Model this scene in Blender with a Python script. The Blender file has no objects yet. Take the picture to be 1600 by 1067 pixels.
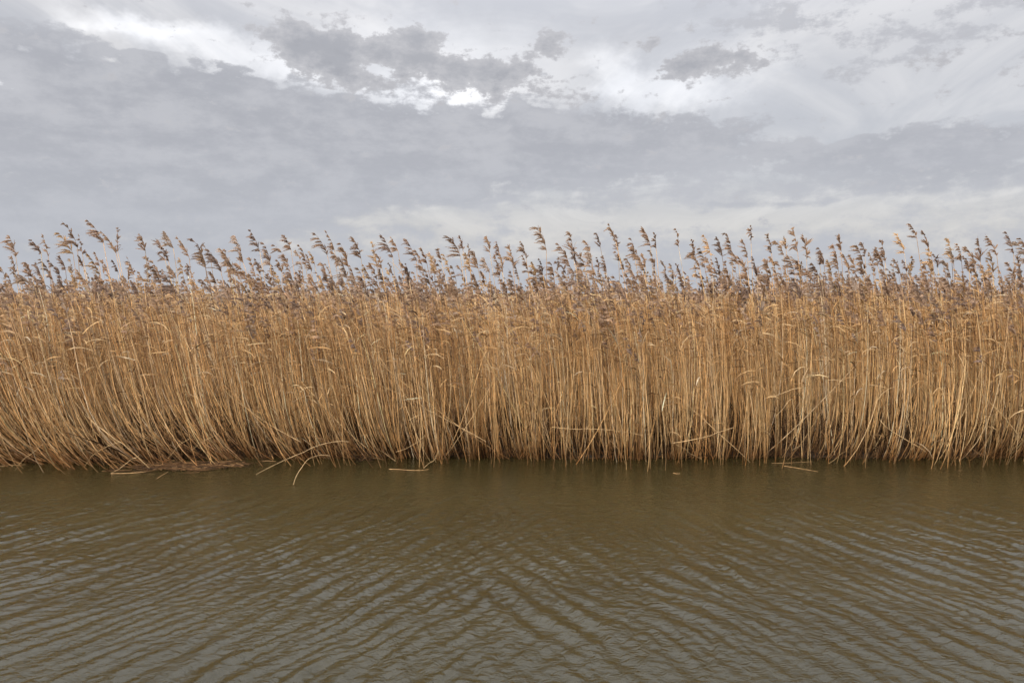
import bpy, math
import numpy as np

rad = math.radians
scene = bpy.context.scene
col = scene.collection
rng = np.random.default_rng(11)

# ------------------------------------------------------------------ camera
CAM = np.array([0.0, 0.0, 1.85])
PITCH = math.atan(75.5 / 1244.4)
cam_data = bpy.data.cameras.new("camera")
cam_data.lens = 28.0
cam_data.sensor_width = 36.0
cam_data.clip_end = 8000.0
cam = bpy.data.objects.new("camera", cam_data)
cam.location = CAM
cam.rotation_euler = (rad(90.0) - PITCH, 0.0, 0.0)
col.objects.link(cam)
scene.camera = cam

# ------------------------------------------------------------------ sun
SUN_EL, SUN_AZ = 38.0, 207.0         # degrees; azimuth clockwise from +Y (behind the camera, to the left)
sun_data = bpy.data.lights.new("sun", 'SUN')
sun_data.energy = 1.5
sun_data.angle = rad(10.0)
sun_data.color = (1.0, 0.91, 0.77)
sun = bpy.data.objects.new("sun", sun_data)
sun.rotation_euler = (rad(90.0 - SUN_EL), 0.0, rad(180.0 - SUN_AZ))
sun.location = (0, 0, 30)
col.objects.link(sun)

scene.view_settings.view_transform = 'Standard'
scene.view_settings.look = 'None'
scene.view_settings.exposure = 1.05
scene.view_settings.gamma = 1.0
scene.view_settings.use_curve_mapping = False
scene.cycles.use_denoising = True
scene.cycles.use_adaptive_sampling = True
scene.cycles.adaptive_threshold = 0.025
scene.cycles.max_bounces = 4
scene.cycles.diffuse_bounces = 2


# ------------------------------------------------------------------ node helper
class Nodes:
    def __init__(self, tree):
        self.t = tree
        tree.nodes.clear()

    def new(self, kind, **kw):
        n = self.t.nodes.new(kind)
        for k, v in kw.items():
            setattr(n, k, v)
        return n

    def put(self, sock, v):
        if isinstance(v, bpy.types.NodeSocket):
            self.t.links.new(v, sock)
        else:
            sock.default_value = v

    def math(self, op, a, b=0.0, c=0.0, clamp=False):
        n = self.new('ShaderNodeMath', operation=op, use_clamp=clamp)
        self.put(n.inputs[0], a)
        self.put(n.inputs[1], b)
        self.put(n.inputs[2], c)
        return n.outputs[0]

    def vec(self, op, a, b=(0, 0, 0), out=0):
        n = self.new('ShaderNodeVectorMath', operation=op)
        self.put(n.inputs[0], a)
        self.put(n.inputs[1], b)
        return n.outputs[out]

    def combine(self, x, y, z=0.0):
        n = self.new('ShaderNodeCombineXYZ')
        for s, v in zip(n.inputs, (x, y, z)):
            self.put(s, v)
        return n.outputs[0]

    def noise(self, v, scale, detail=4.0, rough=0.55, distort=0.0, color=False, dims='3D'):
        n = self.new('ShaderNodeTexNoise', noise_dimensions=dims)
        self.put(n.inputs['Vector'], v)
        n.inputs['Scale'].default_value = scale
        n.inputs['Detail'].default_value = detail
        n.inputs['Roughness'].default_value = rough
        n.inputs['Distortion'].default_value = distort
        return n.outputs['Color'] if color else n.outputs['Fac']

    def smooth(self, v, lo, hi, to0=0.0, to1=1.0):
        n = self.new('ShaderNodeMapRange', interpolation_type='SMOOTHSTEP')
        self.put(n.inputs[0], v)
        for s, x in zip(n.inputs[1:5], (lo, hi, to0, to1)):
            s.default_value = x
        return n.outputs[0]

    def mix(self, fac, a, b, blend='MIX'):
        n = self.new('ShaderNodeMix', data_type='RGBA', blend_type=blend)
        self.put(n.inputs[0], fac)
        for s, x in ((n.inputs[6], a), (n.inputs[7], b)):
            if isinstance(x, tuple) and len(x) == 3:
                x = x + (1.0,)
            self.put(s, x)
        return n.outputs[2]


# ------------------------------------------------------------------ sky: broken cloud over a pale high veil
# azimuth, elevation, half widths (degrees), weight: + thickens the low cloud deck, - opens it
DECK = [
    (-27.2, 11.4, 14.3, 4.1, 0.75), (-10.8, 10.7, 17.1, 2.9, 0.65), (9.0, 10.3, 13.8, 2.1, 0.35),
    (27.3, 8.3, 8.6, 1.6, 0.55), (-23.7, 6.2, 17.7, 2.4, 0.30), (-6.8, 7.8, 15.0, 1.5, 0.45),
    (28.1, 16.1, 8.3, 2.1, -0.06), (18.1, 6.2, 4.4, 0.5, 0.50),
    (-22.5, 16.2, 5.0, 1.2, -0.95), (-17.0, 15.2, 4.0, 1.1, -0.95), (-32.3, 12.5, 1.3, 1.1, -0.70), (-28.1, 16.7, 7.5, 1.6, -0.55),
    (-4.5, 18.3, 13.4, 2.7, -0.55), (6.7, 15.2, 5.7, 2.4, -0.75), (14.6, 14.0, 6.5, 2.4, -0.45),
    (27.2, 12.2, 8.5, 1.9, -0.40), (22.8, 10.7, 5.5, 0.6, -0.50), (15.6, 5.3, 17.9, 1.2, -0.42),
    (-2.0, 5.3, 10.0, 1.0, -0.24), (-25.0, 4.6, 15.0, 2.6, 0.55), (-21.0, 9.5, 12.0, 2.5, 0.25),
]
CUMULUS = [
    (-14.2, 16.9, 3.0, 1.6, 1.0), (-11.4, 16.2, 2.6, 1.2, 0.8), (-7.2, 16.5, 2.7, 1.4, 0.95),
    (-12.9, 15.0, 2.2, 0.8, 0.8), (-5.0, 15.3, 3.2, 1.1, 0.7), (-0.9, 14.9, 3.6, 1.5, 0.9),
    (2.7, 17.0, 1.8, 0.7, 0.7), (-10.7, 14.3, 3.1, 0.7, 0.6), (13.8, 15.4, 2.6, 1.2, 1.0),
    (11.2, 15.0, 1.3, 0.6, 0.7), (9.4, 16.9, 1.0, 0.5, 0.6), (16.7, 15.7, 1.4, 0.5, 0.55),
    (-17.8, 18.2, 0.8, 0.4, 0.7), (27.8, 14.5, 2.1, 0.8, 0.32), (4.5, 13.8, 2.7, 0.7, 0.45),
]

world = bpy.data.worlds.new("World")
scene.world = world
world.use_nodes = True
N = Nodes(world.node_tree)
tc = N.new('ShaderNodeTexCoord')
sep = N.new('ShaderNodeSeparateXYZ')
N.put(sep.inputs[0], N.vec('NORMALIZE', tc.outputs['Generated']))
sx, sy, sz = sep.outputs
az = N.math('MULTIPLY', N.math('ARCTAN2', sx, sy), 57.2958)
el = N.math('MULTIPLY', N.math('ARCSINE', N.math('ABSOLUTE', sz)), 57.2958)
ang = N.combine(az, el)
# cloud plane coordinates (the deck seen in perspective)
inv = N.math('DIVIDE', 1.0, N.math('ADD', N.math('ABSOLUTE', sz), 0.10))
plane = N.combine(N.math('MULTIPLY', sx, inv), N.math('MULTIPLY', sy, inv))
stretched = N.vec('MULTIPLY', ang, (0.06, 0.16, 1.0))

n_mid = N.noise(stretched, 3.0, 5.0, 0.62, dims='2D')
n_fine = N.noise(N.vec('MULTIPLY', ang, (0.30, 0.45, 1.0)), 1.0, 4.0, 0.62, color=True, dims='2D')
n_wisp = N.noise(N.vec('MULTIPLY', ang, (0.55, 0.95, 1.0)), 1.0, 6.0, 0.66, dims='2D')
warp_s = N.vec('MULTIPLY', N.vec('SUBTRACT', n_fine, (0.5, 0.5, 0.5)), (5.0, 2.4, 0.0))
warp_b = N.vec('MULTIPLY', N.vec('SUBTRACT', N.noise(stretched, 2.0, 3.0, 0.6, color=True, dims='2D'), (0.5, 0.5, 0.5)), (14.0, 4.0, 0.0))


def lobes(coords, items):
    total = None
    for a, e, ra, re, w in items:
        d = N.vec('LENGTH', N.vec('MULTIPLY', N.vec('SUBTRACT', coords, (a, e, 0)), (1 / ra, 1 / re, 0)), out=1)
        g = N.math('MULTIPLY', N.smooth(d, 0.25, 1.5, 1.0, 0.0), w)
        total = g if total is None else N.math('ADD', total, g)
    return total


deck_f = lobes(N.vec('ADD', ang, warp_b), DECK)
deck_n = N.math('MULTIPLY_ADD', N.math('SUBTRACT', n_mid, 0.5), 1.5, N.math('MULTIPLY', N.math('SUBTRACT', n_wisp, 0.5), 1.25))
deck_n = N.math('ADD', deck_n, N.smooth(el, 1.5, 4.0, 0.45, 0.0))
deck_v = N.math('ADD', N.math('ADD', deck_f, deck_n), 0.42)
crisp = N.smooth(el, 6.0, 12.0)
deck_a = N.math('ADD', N.math('MULTIPLY', N.smooth(deck_v, 0.30, 0.70), crisp), N.math('MULTIPLY', N.smooth(deck_v, 0.0, 0.95), N.math('SUBTRACT', 1.0, crisp)))
cum_f = lobes(N.vec('ADD', ang, warp_s), CUMULUS)
cum_v = N.math('ADD', cum_f, N.math('MULTIPLY', N.math('SUBTRACT', n_wisp, 0.5), 2.2))
cum_a = N.smooth(cum_v, 0.24, 0.62)

sky_tex = N.new('ShaderNodeTexSky', sky_type='NISHITA')
sky_tex.sun_disc = False
sky_tex.sun_elevation = rad(SUN_EL)
sky_tex.sun_rotation = rad(SUN_AZ)
sky_tex.air_density = 1.0
sky_tex.dust_density = 2.0
clear = N.vec('SCALE', sky_tex.outputs[0])
N.put(clear.node.inputs['Scale'], 0.09)
# high veil: streaky cirrus over the clear sky
streak = N.noise(N.vec('MULTIPLY', plane, (1.0, 0.45, 1.0)), 1.7, 5.0, 0.6, 0.8, dims='2D')
veil_c = N.mix(N.smooth(streak, 0.30, 0.72), (0.60, 0.605, 0.64), (0.80, 0.79, 0.80))
veil = N.mix(0.86, clear, veil_c)
# thin bright edges where the high cloud is lit through the openings
glow = lobes(N.vec('ADD', ang, warp_s), [
    (-22.0, 16.0, 5.5, 1.0, 0.26), (-16.0, 14.8, 4.0, 0.9, 0.22), (6.7, 15.0, 2.0, 1.6, 0.20), (-7.0, 15.6, 11.0, 3.0, 0.20), (13.5, 14.6, 6.0, 2.6, 0.10), (10.5, 13.7, 5.0, 1.3, 0.22),
    (-32.5, 12.5, 1.3, 1.1, 0.40), (-4.5, 13.7, 5.0, 1.4, 0.22), (-25.5, 16.6, 4.0, 0.8, 0.2)])
veil = N.vec('ADD', veil, N.combine(glow, glow, glow))
warm = N.smooth(el, 3.0, 9.0, 1.0, 0.0)
veil = N.mix(N.math('MULTIPLY', warm, 0.75), veil, (0.66, 0.645, 0.625))
deck_c = N.mix(N.smooth(N.math('ADD', n_mid, N.math('MULTIPLY', N.math('SUBTRACT', n_wisp, 0.5), 0.5)), 0.30, 0.72),
               (0.425, 0.437, 0.482), (0.52, 0.53, 0.572))
deck_c = N.mix(N.smooth(el, 2.0, 12.0, 0.6, 0.0), deck_c, (0.49, 0.515, 0.57))
sky_c = N.mix(N.math('MULTIPLY', deck_a, 0.94), veil, deck_c)
cum_c = N.mix(N.smooth(cum_v, 0.3, 1.5), (0.54, 0.54, 0.57), (0.385, 0.395, 0.435))
sky_c = N.mix(N.math('MULTIPLY', cum_a, 0.9), sky_c, cum_c)
# an overcast sky is brightest overhead
sky_c = N.vec('SCALE', sky_c)
N.put(sky_c.node.inputs['Scale'], N.smooth(el, 15.0, 48.0, 1.0, 4.0))
bg = N.new('ShaderNodeBackground')
N.put(bg.inputs[0], sky_c)
bg.inputs[1].default_value = 0.487
world.cycles.sampling_method = 'NONE'
wout = N.new('ShaderNodeOutputWorld')
N.t.links.new(bg.outputs[0], wout.inputs[0])


# ------------------------------------------------------------------ mesh helpers
def tag(o, label=None, cat=None, group=None, kind=None):
    for k, v in (("label", label), ("category", cat), ("group", group), ("kind", kind)):
        if v:
            o[k] = v
    return o


def build(name, chunks, mat, parent=None, smooth=True):
    """chunks: list of (verts (n,3), quads (m,4), tint (n,3)) joined into one mesh object."""
    off, V, F, T = 0, [], [], []
    for v, f, t in chunks:
        V.append(v)
        F.append(f + off)
        T.append(t)
        off += len(v)
    V = np.concatenate(V).astype(np.float32)
    F = np.concatenate(F).astype(np.int32)
    T = np.concatenate(T).astype(np.float32)
    me = bpy.data.meshes.new(name)
    me.vertices.add(len(V))
    me.vertices.foreach_set("co", V.ravel())
    me.loops.add(F.size)
    me.loops.foreach_set("vertex_index", F.ravel())
    me.polygons.add(len(F))
    me.polygons.foreach_set("loop_start", np.arange(0, F.size, 4, dtype=np.int32))
    if smooth:
        me.polygons.foreach_set("use_smooth", np.ones(len(F), dtype=bool))
    me.update(calc_edges=True)
    at = me.color_attributes.new("tint", 'FLOAT_COLOR', 'POINT')
    at.data.foreach_set("color", np.concatenate([T, np.ones((len(T), 1), np.float32)], axis=1).ravel())
    me.materials.append(mat)
    o = bpy.data.objects.new(name, me)
    col.objects.link(o)
    if parent is not None:
        o.parent = parent
    return o


def norm(v):
    return v / np.maximum(np.linalg.norm(v, axis=-1, keepdims=True), 1e-9)


def tubes(P, R, tint, sides=3):
    """P (n,k,3) centre lines, R (n,k) radii, tint (n,3) or (n,k,3)."""
    n, k, _ = P.shape
    t = norm(np.gradient(P, axis=1))
    ref = np.broadcast_to(np.array([0.31, 0.9, 0.17]), t.shape)
    u = norm(np.cross(t, ref))
    w = np.cross(t, u)
    a = np.arange(sides) * 2 * np.pi / sides
    V = P[:, :, None, :] + R[:, :, None, None] * (u[:, :, None, :] * np.cos(a)[:, None] + w[:, :, None, :] * np.sin(a)[:, None])
    idx = np.arange(n * k * sides).reshape(n, k, sides)
    nx = np.roll(idx, -1, axis=2)
    F = np.stack([idx[:, :-1], nx[:, :-1], nx[:, 1:], idx[:, 1:]], axis=-1).reshape(-1, 4)
    if tint.ndim == 2:
        tint = np.repeat(tint[:, None, :], k, axis=1)
    T = np.repeat(tint[:, :, None, :], sides, axis=2).reshape(-1, 3)
    return V.reshape(-1, 3), F, T


def ribbons(P, W, side, tint):
    """flat blades: P (n,k,3), W (n,k) half widths, side (n,3) rough width direction."""
    n, k, _ = P.shape
    t = norm(np.gradient(P, axis=1))
    s = side[:, None, :] - t * np.sum(side[:, None, :] * t, axis=-1, keepdims=True)
    s = norm(s)
    V = np.stack([P - s * W[..., None], P + s * W[..., None]], axis=2)
    idx = np.arange(n * k * 2).reshape(n, k, 2)
    F = np.stack([idx[:, :-1, 0], idx[:, :-1, 1], idx[:, 1:, 1], idx[:, 1:, 0]], axis=-1).reshape(-1, 4)
    if tint.ndim == 2:
        tint = np.repeat(tint[:, None, :], k, axis=1)
    T = np.repeat(tint[:, :, None, :], 2, axis=2).reshape(-1, 3)
    return V.reshape(-1, 3), F, T


def wobble(x, y, seed, octaves=3, scale=1.0):
    """cheap smooth noise in the plane, about -1..1"""
    r = np.random.default_rng(seed)
    out = np.zeros(np.broadcast(x, y).shape)
    for o in range(octaves):
        for _ in range(4):
            a = r.random() * 2 * np.pi
            f = scale * 2 ** o * (0.7 + 0.6 * r.random())
            out = out + np.sin((x * np.cos(a) + y * np.sin(a)) * f + r.random() * 6.28) / (2 ** o)
    return out / 4.0


# ------------------------------------------------------------------ materials
def plant_material(name, rough=0.65, translucent=0.0, spec=0.3, grain=18.0, contrast=0.35):
    m = bpy.data.materials.new(name)
    m.use_nodes = True
    n = Nodes(m.node_tree)
    at = n.new('ShaderNodeAttribute', attribute_name="tint")
    geo = n.new('ShaderNodeNewGeometry')
    co = n.vec('MULTIPLY', geo.outputs['Position'], (1.0, 1.0, 0.25))
    v = n.smooth(n.noise(co, grain, 2.0, 0.7), 0.28, 0.72, 1.0 - contrast, 1.0 + contrast)
    c = n.mix(1.0, at.outputs['Color'], n.combine(v, v, v), 'MULTIPLY')
    p = n.new('ShaderNodeBsdfPrincipled')
    n.put(p.inputs['Base Color'], c)
    p.inputs['Roughness'].default_value = rough
    p.inputs['Specular IOR Level'].default_value = spec
    sh = p.outputs[0]
    if translucent:
        tr = n.new('ShaderNodeBsdfTranslucent')
        n.put(tr.inputs[0], c)
        mx = n.new('ShaderNodeMixShader')
        mx.inputs[0].default_value = translucent
        n.t.links.new(sh, mx.inputs[1])
        n.t.links.new(tr.outputs[0], mx.inputs[2])
        sh = mx.outputs[0]
    o = n.new('ShaderNodeOutputMaterial')
    n.t.links.new(sh, o.inputs[0])
    return m


M_STEM = plant_material("dry_reed_stem", 0.55, 0.0, 0.35)
M_LEAF = plant_material("dry_reed_leaf", 0.7, 0.25, 0.2)
M_PLUME = plant_material("reed_plume", 0.85, 0.45, 0.1, 40.0, 0.3)
M_LITTER = plant_material("reed_litter", 0.8, 0.0, 0.15)


def ground_material():
    m = bpy.data.materials.new("marsh_mud")
    m.use_nodes = True
    n = Nodes(m.node_tree)
    geo = n.new('ShaderNodeNewGeometry')
    pos = geo.outputs['Position']
    a = n.noise(pos, 1.3, 6.0, 0.65)
    b = n.noise(pos, 14.0, 5.0, 0.7)
    far = n.noise(n.vec('MULTIPLY', pos, (0.004, 0.03, 0.0)), 1.0, 5.0, 0.6)
    c = n.mix(n.smooth(b, 0.35, 0.65), (0.020, 0.0135, 0.009), (0.038, 0.025, 0.014))
    c = n.mix(n.smooth(a, 0.42, 0.62), c, (0.034, 0.023, 0.013))
    sp = n.new('ShaderNodeSeparateXYZ')
    n.put(sp.inputs[0], pos)
    dist = n.smooth(sp.outputs[1], 12.0, 20.0)
    grass = n.mix(n.smooth(far, 0.35, 0.65), (0.16, 0.105, 0.045), (0.24, 0.165, 0.075))
    c = n.mix(dist, c, grass)
    p = n.new('ShaderNodeBsdfPrincipled')
    n.put(p.inputs['Base Color'], c)
    p.inputs['Roughness'].default_value = 0.8
    bump = n.new('ShaderNodeBump')
    bump.inputs['Strength'].default_value = 0.6
    bump.inputs['Distance'].default_value = 0.03
    n.put(bump.inputs['Height'], b)
    n.t.links.new(bump.outputs[0], p.inputs['Normal'])
    o = n.new('ShaderNodeOutputMaterial')
    n.t.links.new(p.outputs[0], o.inputs[0])
    return m


def water_material():
    m = bpy.data.materials.new("silty_water")
    m.use_nodes = True
    n = Nodes(m.node_tree)
    geo = n.new('ShaderNodeNewGeometry')
    pos = geo.outputs['Position']
    silt = n.noise(n.vec('MULTIPLY', pos, (0.5, 1.1, 1.0)), 0.8, 4.0, 0.6)
    c = n.mix(n.smooth(silt, 0.3, 0.7), (0.0240, 0.0200, 0.0070), (0.0300, 0.0250, 0.0092))
    p = n.new('ShaderNodeBsdfPrincipled')
    n.put(p.inputs['Base Color'], c)
    p.inputs['Roughness'].default_value = 0.04
    p.inputs['IOR'].default_value = 1.333
    r1 = n.noise(n.vec('MULTIPLY', pos, (1.0, 1.0, 0.0)), 16.0, 3.0, 0.6, 0.8)
    r2 = n.noise(n.vec('MULTIPLY', pos, (1.0, 1.3, 0.0)), 45.0, 2.0, 0.5, 0.3)
    h = n.math('ADD', r1, n.math('MULTIPLY', r2, 0.12))
    bump = n.new('ShaderNodeBump')
    bump.inputs['Strength'].default_value = 1.0
    bump.inputs['Distance'].default_value = 0.008
    n.put(bump.inputs['Height'], h)
    n.t.links.new(bump.outputs[0], p.inputs['Normal'])
    o = n.new('ShaderNodeOutputMaterial')
    n.t.links.new(p.outputs[0], o.inputs[0])
    return m


# ------------------------------------------------------------------ ground and water
def bank_edge(x):
    """Y of the waterline along the far bank"""
    x = np.asarray(x, float)
    e = np.interp(x, [-12, -7, -5.6, -4.6, -4.0, -3.55, -2.6, -1.0, 1.0, 3.0, 4.0, 5.6, 8, 12],
                  [8.6, 8.45, 8.36, 8.38, 8.34, 8.60, 8.58, 8.60, 8.56, 8.62, 8.54, 8.60, 8.54, 8.6])
    return e + 0.07 + 0.05 * wobble(x, 0.0, 5, 3, 2.2)


def graded(lo, hi, step, far, growth=1.25):
    mid = np.arange(lo, hi + step * 0.5, step)
    out, s, up, dn = [], step, [mid[-1]], [mid[0]]
    while up[-1] < far[1]:
        s *= growth
        up.append(min(up[-1] + s, far[1]))
    s = step
    while dn[-1] > far[0]:
        s *= growth
        dn.append(max(dn[-1] - s, far[0]))
    return np.concatenate([dn[:0:-1], mid, up[1:]])


def sheet(name, xs, ys, zfun, mat, kind):
    X, Y = np.meshgrid(xs, ys)
    Z = zfun(X, Y)
    V = np.stack([X, Y, Z], -1).reshape(-1, 3)
    idx = np.arange(X.size).reshape(X.shape)
    F = np.stack([idx[:-1, :-1], idx[:-1, 1:], idx[1:, 1:], idx[1:, :-1]], -1).reshape(-1, 4)
    return tag(build(name, [(V, F, np.ones((len(V), 3)))], mat), kind=kind)


def step01(v, a, b):
    t = np.clip((v - a) / (b - a), 0, 1)
    return t * t * (3 - 2 * t)


def ground_z(X, Y):
    e = bank_edge(X)
    z = -0.9 + 0.98 * step01(Y, e - 0.6, e + 0.45)
    z = z + 1.15 * step01(-Y, -1.5, 1.0)
    near = np.exp(-((Y - 9.5) / 4.0) ** 2)
    return z + 0.03 * near * wobble(X, Y, 9, 3, 3.0) + 0.02 * step01(Y, 8.9, 11.0)


ground = sheet("ground", graded(-9, 9, 0.1, (-4000, 4000), 1.35), graded(-2, 13.5, 0.1, (-400, 5000), 1.35), ground_z, ground_material(), "structure")
tag(ground, "brown muddy marsh ground under and behind the reeds")


def waves(X, Y):
    r = np.random.default_rng(21)
    h = np.zeros_like(X)
    wx = X + 0.10 * wobble(X, Y, 31, 2, 1.6) + 0.032 * wobble(X, Y, 33, 2, 6.0)
    wy = Y + 0.26 * wobble(X, Y, 32, 2, 1.3) + 0.036 * wobble(X, Y, 34, 2, 6.0)
    left = step01(-X, -1.8, 1.6)
    right = step01(X, -1.6, 1.8)
    nearb = step01(Y, 5.6, 8.2)
    trains = [  # crest direction (deg from +X), spread, wavelengths, steepness, where, count
        (66, 18, (0.07, 0.23), 0.096, (0.22 + 0.78 * left) * (1 - 0.6 * nearb), 13),
        (-64, 18, (0.08, 0.28), 0.102, (0.22 + 0.78 * right) * (1 - 0.6 * nearb), 13),
        (26, 12, (0.06, 0.13), 0.050, nearb * (0.25 + 0.75 * left) + 0.25, 9),
        (-24, 12, (0.06, 0.13), 0.050, nearb * (0.25 + 0.75 * right) + 0.25, 9),
        (0, 45, (0.05, 0.11), 0.038, 0.8 + 0.0 * X, 10),
        (75, 60, (0.045, 0.09), 0.034, 0.8 + 0.0 * X, 9),
    ]
    for deg, spread, (l0, l1), steep, where, cnt in trains:
        for i in range(cnt):
            a = rad(deg + spread * r.normal() * 0.6 + 90)
            lam = l0 * (l1 / l0) ** r.random()
            k = 2 * np.pi / lam
            ph = (wx * math.cos(a) + wy * math.sin(a)) * k + r.random() * 6.283
            grp = 0.30 + 1.0 * wobble(X, Y, 100 + int(r.integers(1e6)), 1, 1.6 / (lam * 3))
            s = 0.5 + 0.5 * np.sin(ph)
            h += where * np.clip(grp, 0, 1.5) * (steep / k) * (2 * s ** 1.5 - 1)
    calm = np.clip(1.0 + 0.6 * wobble(X, Y, 55, 2, 0.8), 0.3, 1.7) * (1 - 0.75 * step01(Y, 6.4, 8.6)) * step01(-np.abs(X), -7.4, -6.6) * step01(Y, 2.6, 3.3)
    return h * calm


water = sheet("water", graded(-6.6, 6.6, 0.015, (-600, 600), 1.3), graded(3.3, 8.9, 0.0125, (-1.2, 10.4), 1.3), waves, water_material(), "structure")
tag(water, "rippled olive brown water of the channel")

# ------------------------------------------------------------------ reeds
STRAW = np.array([[0.66, 0.43, 0.205], [0.60, 0.355, 0.15], [0.72, 0.51, 0.275], [0.42, 0.245, 0.105], [0.50, 0.36, 0.21], [0.22, 0.125, 0.06], [0.78, 0.62, 0.42]])
STRAW_P = np.array([0.26, 0.21, 0.14, 0.14, 0.08, 0.13, 0.04])
PLUME = np.array([[0.34, 0.232, 0.16], [0.39, 0.265, 0.175], [0.28, 0.20, 0.155], [0.50, 0.345, 0.20], [0.43, 0.33, 0.255]])
PLUME_P = np.array([0.32, 0.26, 0.2, 0.1, 0.12])


def straw(n, r):
    c = STRAW[r.choice(len(STRAW), n, p=STRAW_P)]
    return np.clip(c * (1 + 0.14 * r.normal(size=(n, 1))), 0.03, 0.8)


def plume_tint(n, r):
    c = PLUME[r.choice(len(PLUME), n, p=PLUME_P)]
    return np.clip(c * (1 + 0.13 * r.normal(size=(n, 1))), 0.03, 0.6)


def lean_at(x):
    """how far the lower stems sweep to the left, metres"""
    return -0.07 - 0.36 * step01(-np.asarray(x, float), 0.0, 4.6)


def shape(z, h, p):
    """sideways offset (dx, dy) of a stem at height z; p: dict of per-stem arrays"""
    dx = p['A'] * (1 - np.exp(-z / p['tau'])) + p['tx'] * z - p['wind'] * np.clip(z / h, 0, 1.2) ** 4 + p['wob'] * np.sin(z * p['wf'] + p['wp'])
    dy = -p['B'] * (1 - np.exp(-z / 0.38)) + p['ty'] * z + p['wob'] * np.cos(z * p['wf'] * 0.8 + p['wp'])
    return dx, dy


def stem_params(n, r, A, tx, ty):
    return {'A': A, 'tau': r.uniform(0.35, 0.75, n), 'tx': tx, 'ty': ty, 'B': np.abs(r.normal(0.17, 0.12, n)),
            'wind': r.uniform(0.02, 0.14, n), 'wob': r.uniform(0.002, 0.014, n), 'wf': r.uniform(2.5, 6.0, n), 'wp': r.uniform(0, 6.28, n)}


def stem_line(x0, y0, z0, h, p, k, low=0.0):
    s = np.linspace(0, 1, k)[None, :] ** 1.25
    z = low + (h[:, None] - low) * s
    q = {a: b[:, None] for a, b in p.items()}
    dx, dy = shape(z, h[:, None], q)
    dx0, dy0 = shape(np.zeros_like(z[:, :1]), h[:, None], q)
    return np.stack([x0[:, None] + dx - dx0, y0[:, None] + dy - dy0, z0[:, None] + z], -1)


def leaf_blades(base, L, r, tint, k=4, wind=1.0):
    """leaves leaving a stem at base (n,3): up and out, blown to the left and drooping"""
    n = len(base)
    az = np.pi + r.normal(0, 0.75, n)
    flip = r.random(n) < 0.22
    az = np.where(flip, az + np.pi, az)
    e0 = r.uniform(-0.1, 1.2, n)
    drop = r.uniform(0.2, 1.7, n)
    t = np.linspace(0, 1, k)
    e = e0[:, None] - drop[:, None] * t[None, :]
    step = L[:, None] / (k - 1)
    hx = np.cumsum(np.concatenate([np.zeros((n, 1)), np.cos(e[:, :-1]) * step], 1), 1)
    hz = np.cumsum(np.concatenate([np.zeros((n, 1)), np.sin(e[:, :-1]) * step], 1), 1)
    P = base[:, None, :] + np.stack([hx * np.cos(az)[:, None], hx * np.sin(az)[:, None], hz], -1)
    prof = np.interp(t, [0, 0.25, 0.7, 1], [0.55, 1.0, 0.7, 0.06])
    W = r.uniform(0.004, 0.0085, n)[:, None] * prof[None, :]
    side = np.stack([-np.sin(az), np.cos(az), r.normal(0, 0.9, n)], -1)
    return ribbons(P, W, side, tint)


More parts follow.
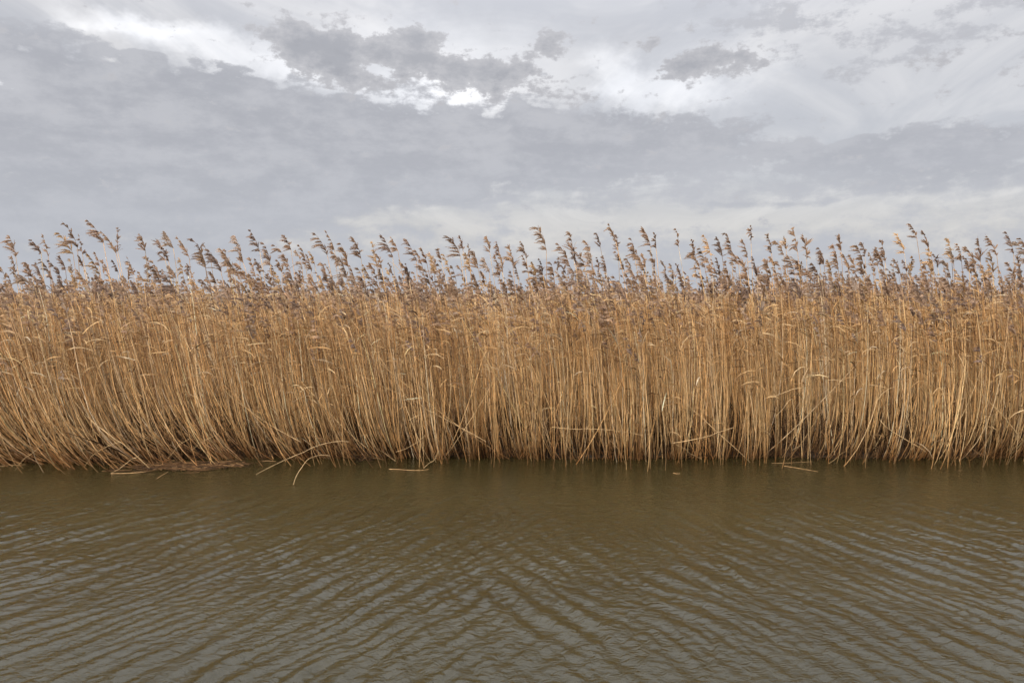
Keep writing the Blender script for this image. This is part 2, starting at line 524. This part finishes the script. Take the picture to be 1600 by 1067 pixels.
def plumes(base, L, phi0, az, r, tint, nodes=6, per=3, k=3, wscale=1.0, bush=1.0):
    """seed plumes bowed over to the left, tiers of soft drooping side branches on the lee side"""
    n = len(base)
    ks = 6
    s = np.linspace(0, 1, ks)
    ph = phi0[:, None] + (0.35 + 0.35 * r.random(n))[:, None] * s[None, :] ** 1.3
    stp = L[:, None] / (ks - 1)
    hx = np.cumsum(np.concatenate([np.zeros((n, 1)), np.sin(ph[:, :-1]) * stp], 1), 1)
    hz = np.cumsum(np.concatenate([np.zeros((n, 1)), np.cos(ph[:, :-1]) * stp], 1), 1)
    d = np.stack([np.cos(az), np.sin(az), 0 * az], -1)
    axis = base[:, None, :] + hx[..., None] * d[:, None, :] + hz[..., None] * np.array([0, 0, 1.0])
    ax = tubes(axis, np.full((n, ks), 0.0028) * np.linspace(1, 0.4, ks)[None, :], tint * 1.15)
    m = nodes * per
    nj = (np.arange(nodes)[None, :] + 0.1 + r.uniform(-0.3, 0.4, (n, nodes))) / nodes
    rp = lambda v: np.repeat(v, per, axis=1)
    sj = rp(nj) + r.normal(0, 0.018, (n, m))
    sj = np.clip(sj, 0.0, 0.97)
    fi = sj * (ks - 1)
    i0 = np.minimum(fi.astype(int), ks - 2)
    fr = (fi - i0)[..., None]
    rows = np.arange(n)[:, None]
    root = axis[rows, i0] * (1 - fr) + axis[rows, i0 + 1] * fr
    tang = norm(axis[rows, i0 + 1] - axis[rows, i0])
    bl = L[:, None] * bush * (0.36 * (1 - sj) ** 0.7 + 0.13) * rp(r.uniform(0.5, 1.25, (n, nodes))) * r.uniform(0.5, 1.15, (n, m))
    tuft = d[:, None, :] * r.uniform(-0.15, 1.1, (n, nodes))[..., None] + r.normal(0, 0.33, (n, nodes, 3)) * np.array([1, 1, 0.3])
    lee = rp(tuft) + r.normal(0, 0.30, (n, m, 3))
    t = np.linspace(0, 1, k)
    dirn = norm(tang * 0.75 + lee * 0.8)
    droop = rp(r.uniform(0.1, 0.9, (n, nodes))) * r.uniform(0.7, 1.2, (n, m))
    B = root[:, :, None, :] + bl[:, :, None, None] * (dirn[:, :, None, :] * t[None, None, :, None]
        + (np.array([0, 0, -1.0]) * 0.75 + d[:, None, None, :] * 0.35) * (droop[:, :, None, None] * (t ** 2)[None, None, :, None]))
    prof = np.interp(t, [0, 0.5, 1], [0.45, 1.0, 0.25])
    W = (r.uniform(0.005, 0.013, (n, m)) * wscale)[:, :, None] * prof[None, None, :]
    side = r.normal(size=(n * m, 3)) * np.array([0.6, 0.6, 1.0])
    tb = np.repeat(tint[:, None, :], m, 1) * r.uniform(0.75, 1.25, (n, m, 1))
    return [ax, ribbons(B.reshape(-1, k, 3), W.reshape(-1, k), side, tb.reshape(-1, 3))]


# ---- single reeds: the tall ones whose plumes stand against the sky
TIPS = [(-5.71, 9.03, 2.48), (-5.51, 9.13, 2.44), (-5.85, 9.91, 2.56), (-5.45, 9.55, 2.54), (-5.09, 9.03, 2.64), (-5.07, 9.34, 2.51), (-5.02, 9.4, 2.69), (-4.69, 9.07, 2.53), (-4.81, 9.79, 2.63), (-4.23, 9.04, 2.5), (-4.13, 9.29, 2.44), (-4.13, 9.45, 2.56), (-3.94, 9.34, 2.48), (-3.85, 9.55, 2.49), (-3.81, 9.8, 2.43), (-3.77, 10.21, 2.41), (-3.14, 9.17, 2.36), (-3.36, 9.65, 2.53), (-3.21, 9.73, 2.58), (-2.88, 9.18, 2.41), (-2.71, 9.0, 2.38), (-2.95, 10.25, 2.57), (-2.47, 9.19, 2.4), (-2.3, 9.2, 2.52), (-2.37, 10.08, 2.6), (-2.09, 9.55, 2.43), (-1.9, 9.39, 2.49), (-1.77, 9.86, 2.45), (-1.52, 9.0, 2.49), (-1.51, 9.75, 2.51), (-1.27, 9.27, 2.45), (-1.06, 9.03, 2.35), (-1.04, 9.67, 2.32), (-0.97, 10.16, 2.41), (-0.76, 9.1, 2.49), (-0.65, 9.62, 2.52), (-0.51, 9.19, 2.41), (-0.35, 9.81, 2.54), (-0.23, 9.77, 2.47), (-0.07, 9.11, 2.37), (0.08, 9.96, 2.49), (0.27, 9.66, 2.62), (0.52, 9.71, 2.44), (0.68, 9.95, 2.59), (0.7, 9.34, 2.37), (0.87, 9.84, 2.47), (1.04, 10.06, 2.6), (1.06, 9.03, 2.6), (1.29, 10.0, 2.56), (1.34, 9.29, 2.47), (1.5, 9.4, 2.6), (1.59, 9.06, 2.52), (1.97, 9.73, 2.63), (2.03, 9.18, 2.46), (2.35, 10.04, 2.56), (2.31, 9.17, 2.48), (2.51, 9.52, 2.56), (2.63, 9.3, 2.47), (2.85, 9.59, 2.64), (2.87, 9.1, 2.5), (2.95, 9.08, 2.44), (3.32, 9.81, 2.54), (3.4, 9.82, 2.62), (3.42, 9.52, 2.54), (3.86, 10.14, 2.42), (3.62, 9.1, 2.4), (4.04, 10.0, 2.56), (3.86, 9.08, 2.39), (4.45, 10.23, 2.49), (4.32, 9.61, 2.38), (4.37, 9.58, 2.46), (4.87, 10.24, 2.58), (4.88, 9.89, 2.69), (5.03, 9.89, 2.61), (4.84, 9.01, 2.46), (5.12, 9.26, 2.41), (5.09, 9.03, 2.35), (5.27, 9.09, 2.47), (5.34, 9.11, 2.49), (6.14, 10.02, 2.6), (5.65, 9.05, 2.41), (5.8, 9.19, 2.47)]


def project(p):
    v = np.asarray(p) - CAM
    c, s = math.cos(PITCH), math.sin(PITCH)
    depth = v[1] * c - v[2] * s
    up = v[1] * s + v[2] * c
    return 800 + 1244.4 * v[0] / depth, 533.5 - 1244.4 * up / depth


def tip_x(px, y, z):
    depth = y * math.cos(PITCH) - (z - CAM[2]) * math.sin(PITCH)
    return (px - 800) / 1244.4 * depth


reeds = [(x, y, z, 'high') for x, y, z in TIPS]
for i in range(108):
    y = 8.85 + 1.25 * rng.random() ** 1.4
    z = 2.16 + 0.20 * rng.random()
    reeds.append((tip_x(8 + 1588 * (i + 0.15 + 0.7 * rng.random()) / 108, y, z), y, z, 'mid'))
for i in range(108):
    y = 8.75 + 0.95 * rng.random() ** 1.3
    z = 1.94 + 0.19 * rng.random()
    reeds.append((tip_x(8 + 1588 * (i + 0.15 + 0.7 * rng.random()) / 108, y, z), y, z, 'low'))

WHERE = {'high': 'topmost on the skyline', 'mid': 'at middle height', 'low': 'among stem tops'}
ONES = 'zero one two three four five six seven eight nine ten eleven twelve thirteen fourteen fifteen sixteen seventeen eighteen nineteen'.split()
TENS = '_ _ twenty thirty forty fifty sixty seventy eighty ninety hundred'.split()


def spoken(q):
    i = int(q)
    w = ONES[i] if i < 20 else TENS[i // 10] + ('-' + ONES[i % 10] if i % 10 else '')
    return w + (' and half' if q != i else '')


used = set()
one = lambda v: np.array([float(v)])
for tx_, ty_, tz_, level in reeds:
    r = np.random.default_rng(int(abs(tx_) * 1000 + ty_ * 7919 + tz_ * 104729) + (tx_ > 0))
    L = r.uniform(0.17, 0.33) if level == 'high' else r.uniform(0.15, 0.29)
    bush = r.uniform(0.7, 1.25)
    phi0 = r.uniform(0.05, 0.38) + 0.10 * float(step01(-tx_, 0.0, 5.0))
    az = np.pi + r.normal(0, 0.55)
    top = np.array([tx_, ty_, tz_]) - L * 0.97 * np.array([math.sin(phi0 + 0.3) * math.cos(az), math.sin(phi0 + 0.3) * math.sin(az), math.cos(phi0 + 0.3)])
    p = stem_params(1, r, one(lean_at(tx_ + 0.3) * r.uniform(0.5, 1.5)), one(r.normal(-0.01, 0.03)), one(r.normal(0.0, 0.025)))
    z0 = float(ground_z(np.array([[top[0]]]), np.array([[max(top[1], 8.7)]]))[0, 0]) - 0.05
    h = top[2] - z0
    line = stem_line(one(0), one(0), one(0), one(h), p, 9)[0]
    line[:, :2] -= line[-1, :2]
    P = line[None] + top - np.array([0, 0, h])
    base = P[0, 0].copy()
    root = bpy.data.objects.new("reed", None)
    root.empty_display_size = 0.1
    root.location = base
    col.objects.link(root)
    st = straw(1, r)
    tone = int(r.choice(len(PLUME), p=PLUME_P))
    pt = PLUME[tone:tone + 1] * (1 + 0.1 * r.normal())
    R = np.linspace(r.uniform(0.0048, 0.0064), 0.0026, 9)[None]
    build("stem", [tubes(P - base, R, st, 5)], M_STEM, root)
    build("plume", plumes((P[:, -1] - base), one(L), one(phi0), one(az), r, pt, 7, 8, 4, 0.85, bush), M_PLUME, root)
    for _ in range(int(r.integers(1, 4))):
        f = r.uniform(0.55, 0.93)
        i0 = int(f * 8)
        b = P[0, i0] + (P[0, i0 + 1] - P[0, i0]) * (f * 8 - i0) - base
        build("leaf", [leaf_blades(b[None], one(r.uniform(0.12, 0.27)), r, straw(1, r) * 0.72, 5)], M_LEAF, root)
    px, _ = project((tx_, ty_, tz_))
    q = round(px / 16 * 2) / 2
    while (q, level) in used:
        q += 0.5
    used.add((q, level))
    look = ('bushy ' if bush > 1.05 else 'slim ' if bush < 0.85 else '') + ('brown ', 'warm brown ', 'dark ', 'tan ', 'grey ')[tone]
    tag(root, f"{look}reed plume {WHERE[level]}, {spoken(q)} percent from left", "reed", "tall reeds with plumes above the reed bed")

# ---- the rest of the bed: clumps of stems, broken stems, leaves and plumes
X0, X1, DEPTH = -11.0, 11.0, 4.2
ncl = 2100
ccx = rng.uniform(X0, X1, ncl)
ccd = DEPTH * rng.random(ncl) ** 1.25
edge_x = np.arange(X0, X1, 0.10)
ccx = np.concatenate([ccx, edge_x + rng.normal(0, 0.06, len(edge_x))])
ccd = np.concatenate([ccd, np.abs(rng.normal(0.02, 0.08, len(edge_x)))])
hollow = wobble(ccx, 0 * ccx, 77, 3, 2.3) + 0.25 * rng.normal(size=len(ccx))
keep = ~((ccd < 0.45) & (hollow < -0.62))
ccx, ccd = ccx[keep], ccd[keep]
ncl = len(ccx)
c_lean = lean_at(ccx) * rng.uniform(0.35, 1.7, ncl) + rng.normal(0, 0.05, ncl)
c_h = rng.normal(1.66, 0.11, ncl) + 0.05 * wobble(ccx, ccd, 41, 2, 1.5)
c_tint = np.clip(1 + 0.2 * rng.normal(size=ncl), 0.5, 1.35)
c_n = rng.integers(5, 15, ncl)
ci = np.repeat(np.arange(ncl), c_n)
n = len(ci)
x0 = ccx[ci] + rng.normal(0, 0.042, n)
d0 = np.abs(ccd[ci] + rng.normal(0, 0.05, n))
y0 = bank_edge(x0) + d0 + 0.20 - 0.26 * (rng.random(n) < 0.22) * rng.random(n)
A = c_lean[ci] + rng.normal(0, 0.06, n)
p = stem_params(n, rng, A, rng.normal(-0.012, 0.06, n), rng.normal(0, 0.035, n))
p['B'] = p['B'] + 0.34 * np.exp(-d0 / 0.6) * rng.uniform(0.4, 1.2, n)    # the front stems bow out over the water
h = c_h[ci] + rng.normal(0, 0.14, n)
tall = rng.random(n) < 0.17
h = np.clip(h, 0.5, 1.66 + 0.16 * rng.random(n) + 0.50 * tall * rng.random(n) ** 1.2)
broken = rng.random(n) < 0.16
h = h + 0.10 * step01(x0, 0.5, 4.5) * rng.random(n)
h = np.where(broken, rng.uniform(0.25, 1.45, n), h)
slump = rng.random(n) < 0.07
p['tx'] = np.where(slump, rng.normal(0, 0.33, n), p['tx'])
p['ty'] = np.where(slump, rng.normal(0, 0.2, n), p['ty'])
h = np.where(slump, np.minimum(h, 1.6), h)
z0 = np.zeros(n)
for s0 in range(0, n, 4000):
    z0[s0:s0 + 4000] = ground_z(x0[s0:s0 + 4000], y0[s0:s0 + 4000])
z0 -= 0.03
K = 9
P = stem_line(x0, y0, z0, h, p, K)
rad0 = rng.uniform(0.0026, 0.0050, n) * np.where(d0 < 0.45, 1.15, 1.0)
R = rad0[:, None] * np.linspace(1, 0.5, K)[None]
tint = straw(n, rng) * c_tint[ci][:, None]
stain_shade = np.exp(-((P[..., 2]) / rng.uniform(0.06, 0.26, n)[:, None]) ** 2)[..., None]    # red-brown tide stain on culm bases, deepened to paint in their shade
culm = np.linspace(0, 1, K)[None, :, None] ** 1.25
culm = 1.12 - step01(culm, 0.45, 0.95) * np.array([0.26, 0.34, 0.40])    # bare bleached culm below, brown sheathed top
parts = [tubes(P, R, tint[:, None, :] * culm * (1 - stain_shade * np.array([0.36, 0.50, 0.60])), 3)]
# leaves
has = np.nonzero(~broken)[0]
li = np.concatenate([has, has[rng.random(len(has)) < 0.7], np.nonzero(broken)[0][::4]])
f = np.clip(rng.beta(5.5, 1.2, len(li)), 0.12, 0.98) * (K - 1)
i0 = np.minimum(f.astype(int), K - 2)
b = P[li, i0] + (P[li, i0 + 1] - P[li, i0]) * (f - i0)[:, None]
leaf_chunk = leaf_blades(b, rng.uniform(0.10, 0.28, len(li)), rng, np.clip(straw(len(li), rng) * 0.68, 0, 1), 4)
# plumes
pi_ = has[((rng.random(len(has)) < 0.10) | tall[has]) & ~slump[has]]
pl = plumes(P[pi_, -1], rng.uniform(0.12, 0.24, len(pi_)), rng.uniform(0.05, 0.5, len(pi_)), np.pi + rng.normal(0, 0.4, len(pi_)), rng,
            plume_tint(len(pi_), rng), 4, 4, 3, 1.1, 1.0)
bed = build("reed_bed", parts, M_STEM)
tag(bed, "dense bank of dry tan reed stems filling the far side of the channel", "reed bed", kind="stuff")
lv = build("leaves", [leaf_chunk], M_LEAF, bed)
lv["kind"] = "stuff"
pm = build("plumes", pl, M_PLUME, bed)
pm["kind"] = "stuff"

# ---- bent, fallen, broken and floating stems that stand out along the water's edge
SPECIAL = [
    ('arching_reed', 'long pale reed stem arching out from the bank, its tip in the water', 0.0075, [(-1.71, 8.27, 0.296), (-1.93, 8.22, 0.292), (-2.16, 8.08, 0.246), (-2.39, 8.07, 0.122), (-2.62, 8.05, 0.001)]),
    ('arching_reed', 'short pale reed hooked over and down into the water, nearest of all', 0.0075, [(-1.9, 8.23, 0.155), (-2.01, 8.18, 0.159), (-2.06, 7.93, 0.159), (-2.1, 7.75, 0.095), (-2.11, 7.59, 0.006)]),
    ('bent_reed', 'thin pale reed bent down to the water near the left edge', 0.006, [(-4.85, 8.32, 0.437), (-4.88, 8.22, 0.306), (-5.0, 8.19, 0.191), (-5.21, 8.25, -0.005)]),
    ('bent_reed', 'pale reed drooping to the water just right of the leftmost one', 0.006, [(-4.12, 8.32, 0.287), (-4.25, 8.24, 0.234), (-4.43, 8.32, 0.123), (-4.56, 8.4, 0.003)]),
    ('bent_reed', 'straight stub slanting into the water left of the floating litter', 0.007, [(-3.92, 8.29, 0.15), (-4.03, 8.26, 0.081), (-4.14, 8.12, -0.002)]),
    ('leaning_reed', 'thick reed leaning far left, rooted at the floating litter', 0.0085, [(-3.81, 8.28, 0.016), (-4.06, 8.07, 0.347), (-4.36, 8.22, 0.541), (-4.59, 8.32, 0.728), (-4.77, 8.42, 1.057), (-4.82, 8.47, 1.565)]),
    ('bent_reed', 'thin twig of reed angled up and right above the floating litter', 0.005, [(-3.67, 8.4, 0.093), (-3.47, 8.22, 0.252), (-3.33, 8.22, 0.373)]),
    ('bent_reed', 'thin reed bowed up to the right, right of the floating litter', 0.005, [(-3.37, 8.28, 0.199), (-3.23, 8.22, 0.312), (-3.05, 8.22, 0.4)]),
    ('fallen_reed', 'fallen reed lying aslant behind the two arching stems', 0.006, [(-2.23, 8.32, 0.287), (-2.59, 8.42, 0.461), (-2.93, 8.52, 0.667), (-3.17, 8.62, 0.863)]),
    ('leaning_reed', 'reed leaning left, its foot at the bent twig in the middle of the bank', 0.007, [(-0.87, 8.38, 0.063), (-0.97, 8.22, 0.319), (-1.08, 8.32, 0.559), (-1.16, 8.42, 0.886), (-1.19, 8.52, 1.288)]),
    ('bent_reed', 'reed piece rising right from the bank left of the middle', 0.005, [(-1.22, 8.3, 0.182), (-1.07, 8.22, 0.279), (-0.9, 8.22, 0.373)]),
    ('broken_reed', 'bent broken twig standing in the water at the middle of the bank', 0.006, [(-0.77, 8.28, 0.199), (-0.84, 8.3, 0.093), (-0.89, 8.31, 0.037), (-0.93, 8.28, 0.016)]),
    ('fallen_reed', 'pale reed lying almost level low in the stems, centre of the bank', 0.005, [(0.42, 8.32, 0.443), (0.71, 8.32, 0.43), (1.01, 8.32, 0.416), (1.38, 8.32, 0.355)]),
    ('leaning_reed', 'straight pale reed slanting down right into the water, right of centre', 0.007, [(2.57, 8.52, 0.026), (2.36, 8.31, 0.221), (2.16, 8.32, 0.409), (2.03, 8.37, 0.517), (1.84, 8.42, 0.681)]),
    ('fallen_reed', 'reed lying aslant, rising gently right, right of centre at the bank', 0.006, [(1.68, 8.22, 0.292), (1.9, 8.22, 0.333), (2.15, 8.27, 0.384), (2.33, 8.32, 0.437)]),
    ('fallen_reed', 'short reed sloping down right to the water, right of centre', 0.006, [(1.7, 8.22, 0.279), (1.85, 8.3, 0.182), (2.02, 8.41, 0.084)]),
    ('bent_reed', 'pale forked reed stub upright at the water, right third of the bank', 0.007, [(3.37, 8.39, 0.102), (3.36, 8.24, 0.234), (3.43, 8.22, 0.353)]),
    ('bent_reed', 'thin reed curving from the water up to the right beside the forked stub', 0.005, [(3.41, 8.48, 0.02), (3.49, 8.35, 0.138), (3.5, 8.22, 0.252), (3.52, 8.22, 0.339)]),
    ('leaning_reed', 'pale straight reed standing out in front of the dark hollow at right', 0.008, [(4.69, 8.48, 0.02), (4.55, 8.24, 0.234), (4.51, 8.22, 0.507), (4.5, 8.27, 0.769), (4.5, 8.27, 0.823), (4.36, 8.22, 0.815)]),
    ('bent_reed', 'thin dark reed stalk curving into the water beside a pale straight reed at right', 0.005, [(4.66, 8.48, 0.02), (4.54, 8.29, 0.191), (4.45, 8.22, 0.319), (4.4, 8.28, 0.199)]),
    ('leaning_reed', 'pale reed standing in the water in front of the hollow, right side', 0.007, [(4.29, 8.4, 0.093), (4.19, 8.22, 0.272), (4.14, 8.22, 0.474), (4.14, 8.27, 0.6)]),
    ('broken_reed', 'pale broken reed leaf bent over level, upper of the right-hand cluster', 0.007, [(3.02, 8.22, 0.507), (3.01, 8.22, 0.882), (2.87, 8.17, 0.848), (2.68, 8.12, 0.788)]),
    ('broken_reed', 'pale broken reed folded sharply down left, lower of the right-hand cluster', 0.007, [(2.97, 8.22, 0.306), (2.9, 8.22, 0.762), (2.83, 8.17, 0.702), (2.71, 8.12, 0.59)]),
    ('broken_reed', 'pale broken reed with a short kink to the right, right of the broken cluster', 0.006, [(3.93, 8.22, 0.44), (3.89, 8.22, 0.862), (3.78, 8.22, 0.889), (3.63, 8.22, 0.909)]),
    ('fallen_reed', 'long thin reed fallen aslant across the stems at the right end', 0.006, [(5.33, 8.22, 0.306), (5.12, 8.27, 0.567), (4.94, 8.37, 0.824), (4.82, 8.47, 1.052)]),
    ('fallen_reed', 'thin reed fallen down to the right, right of the water hollow', 0.006, [(4.35, 8.3, 0.182), (4.13, 8.22, 0.306), (3.95, 8.27, 0.425), (3.87, 8.32, 0.525)]),
    ('fallen_reed', 'long dry reed fallen across the stems left of the centre', 0.005, [(-0.27, 8.22, 0.306), (-0.67, 8.32, 0.525), (-1.02, 8.42, 0.681), (-1.65, 8.52, 0.978)]),
    ('bent_reed', 'reed bent in a bow low at the bank, between arching stems and middle', 0.005, [(-1.24, 8.37, 0.072), (-1.35, 8.31, 0.173), (-1.43, 8.22, 0.259), (-1.53, 8.27, 0.378)]),
    ('floating_reed', 'longest reed stalk floating at the edge of the litter on the left', 0.008, [(-4.11, 8.06, 0.006), (-3.78, 8.15, 0.006), (-3.64, 8.33, 0.006), (-3.46, 8.52, 0.006), (-3.16, 8.55, 0.006)]),
    ('floating_reed', 'short reed stalk floating off the litter, angled to the right', 0.006, [(-3.54, 7.83, 0.006), (-3.55, 7.97, 0.006), (-3.56, 8.15, 0.006)]),
    ('floating_reed', 'thin reed stalk floating flat near the middle of the bank', 0.006, [(-1.29, 8.27, 0.006), (-1.14, 8.24, 0.006), (-1.0, 8.21, 0.006), (-0.87, 8.27, 0.006)]),
    ('floating_reed', 'reed stalk floating flat at the right third, upper of two', 0.006, [(2.82, 8.55, 0.006), (3.03, 8.58, 0.006), (3.3, 8.65, 0.006)]),
    ('floating_reed', 'reed stalk floating at the right third, lower of two', 0.006, [(2.91, 8.42, 0.006), (3.04, 8.3, 0.006), (3.17, 8.15, 0.006)]),
    ('floating_reed', 'short reed stalk floating at the left edge of the picture', 0.006, [(-5.48, 8.42, 0.006), (-5.39, 8.45, 0.006), (-5.24, 8.49, 0.006)]),
    ('floating_reed', 'short reddish reed stalk floating left of the two arching stems', 0.006, [(-2.75, 8.68, 0.006), (-2.68, 8.68, 0.006), (-2.59, 8.65, 0.006)]),
    ('floating_reed', 'small reed fragment floating just right of the picture middle', 0.007, [(1.66, 8.09, 0.006), (1.68, 8.06, 0.006), (1.72, 8.06, 0.006)]),
]
for name, label, r0, pts in SPECIAL:
    r = np.random.default_rng(len(label) * 31 + int(abs(pts[0][0]) * 100))
    pts = np.array(pts)
    t = np.linspace(0, 1, len(pts))
    kinked = name == 'broken_reed'
    tt = np.unique(np.concatenate([np.linspace(0, 1, 13), t]))
    if kinked or len(pts) < 4:
        line = np.stack([np.interp(tt, t, pts[:, a]) for a in range(3)], -1)
    else:
        line = np.stack([np.polyval(np.polyfit(t, pts[:, a], min(3, len(pts) - 1)), tt) for a in range(3)], -1)
    if 'float' not in name:
        kn = np.sort(r.uniform(0.15, 0.9, 3))
        for a in range(3):
            line[:, a] += np.interp(tt, np.concatenate([[0], kn, [1]]), np.concatenate([[0], r.normal(0, 0.010, 3), [0]]))
    base = line[0].copy()
    rr = np.interp(tt, [0, 1], [r0, r0 * 0.55])[None] * 0.62
    tn = np.array([[0.46, 0.305, 0.15]]) if name != 'floating_reed' else np.array([[0.42, 0.25, 0.11]])
    o = build(name, [tubes((line - base)[None], rr, tn * (1 + 0.1 * r.normal()), 5)], M_STEM)
    o.location = base
    tag(o, label, "reed stem", "loose reed stems at the water's edge")

# ---- dead litter on the mud and the floating mat on the left
nl = 5500
lx = rng.uniform(X0, X1, nl)
ly = bank_edge(lx) + 0.20 + np.abs(rng.normal(0, 0.35, nl)) - 0.16 * (wobble(lx, 0 * lx, 88, 3, 2.0) > 0.5)
mat_n = 700
mx = rng.normal(-3.45, 0.26, mat_n)
my = 8.42 + 0.10 * rng.normal(size=mat_n) + 0.12 * (mx + 3.45)
lx = np.concatenate([lx, mx])
ly = np.concatenate([ly, my])
nl += mat_n
lz = np.maximum(ground_z(lx, ly), 0.0) + np.abs(rng.normal(0, 0.035, nl))
lz[-mat_n:] = 0.004 + np.abs(rng.normal(0, 0.008, mat_n))
a = rng.normal(0, 0.7, nl)
pit = rng.normal(0, 0.35, nl)
pit[-mat_n:] *= 0.1
ll = rng.uniform(0.08, 0.4, nl)
ll[-mat_n:] *= 0.6
t = np.linspace(-0.5, 0.5, 4)
dv = np.stack([np.cos(a) * np.cos(pit), np.sin(a) * np.cos(pit), np.sin(pit)], -1)
LP = np.stack([lx, ly, lz], -1)[:, None, :] + dv[:, None, :] * (ll[:, None] * t[None])[..., None]
LP[..., 2] += (0.05 * rng.normal(size=(nl, 1)) * (1 - (2 * t[None]) ** 2)) * (np.arange(nl) < nl - mat_n)[:, None]
LP[..., 2] = np.maximum(LP[..., 2], 0.002)
lt = np.array([[0.085, 0.045, 0.02], [0.12, 0.064, 0.027], [0.05, 0.029, 0.016], [0.24, 0.14, 0.062]])[rng.choice(4, nl, p=[0.35, 0.3, 0.25, 0.1])]
litter = build("reed_litter", [tubes(LP, np.repeat(rng.uniform(0.002, 0.0045, nl)[:, None], 4, 1), lt, 3)], M_LITTER)
tag(litter, "matted red brown dead reed litter along the waterline", "litter", kind="stuff")

# ---- decayed reed thatch behind the front stems, added dark to deepen the shaded gaps
nt = 16000
tx0 = rng.uniform(X0, X1, nt)
td = 0.22 + 3.2 * rng.random(nt) ** 1.8
ty0 = bank_edge(tx0) + td
th = rng.uniform(0.12, 0.55, nt)
ta, tl = rng.uniform(0, 6.283, nt), np.abs(rng.normal(0, 0.55, nt))
t = np.linspace(0, 1, 4)
tz0 = ground_z(tx0, ty0) - 0.02
TP = np.stack([tx0[:, None] + (np.cos(ta) * tl * th)[:, None] * t ** 1.4, ty0[:, None] + (np.sin(ta) * tl * th)[:, None] * t ** 1.4, tz0[:, None] + th[:, None] * t], -1)
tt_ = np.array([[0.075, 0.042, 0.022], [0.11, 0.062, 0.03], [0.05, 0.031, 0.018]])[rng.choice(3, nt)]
thatch = build("shade_thatch", [ribbons(TP, rng.uniform(0.004, 0.010, nt)[:, None] * np.array([1, 0.9, 0.7, 0.3])[None], rng.normal(size=(nt, 3)), tt_)], M_LITTER)
tag(thatch, "dark decayed thatch added for shade low down between the reed stems", "thatch", kind="stuff")
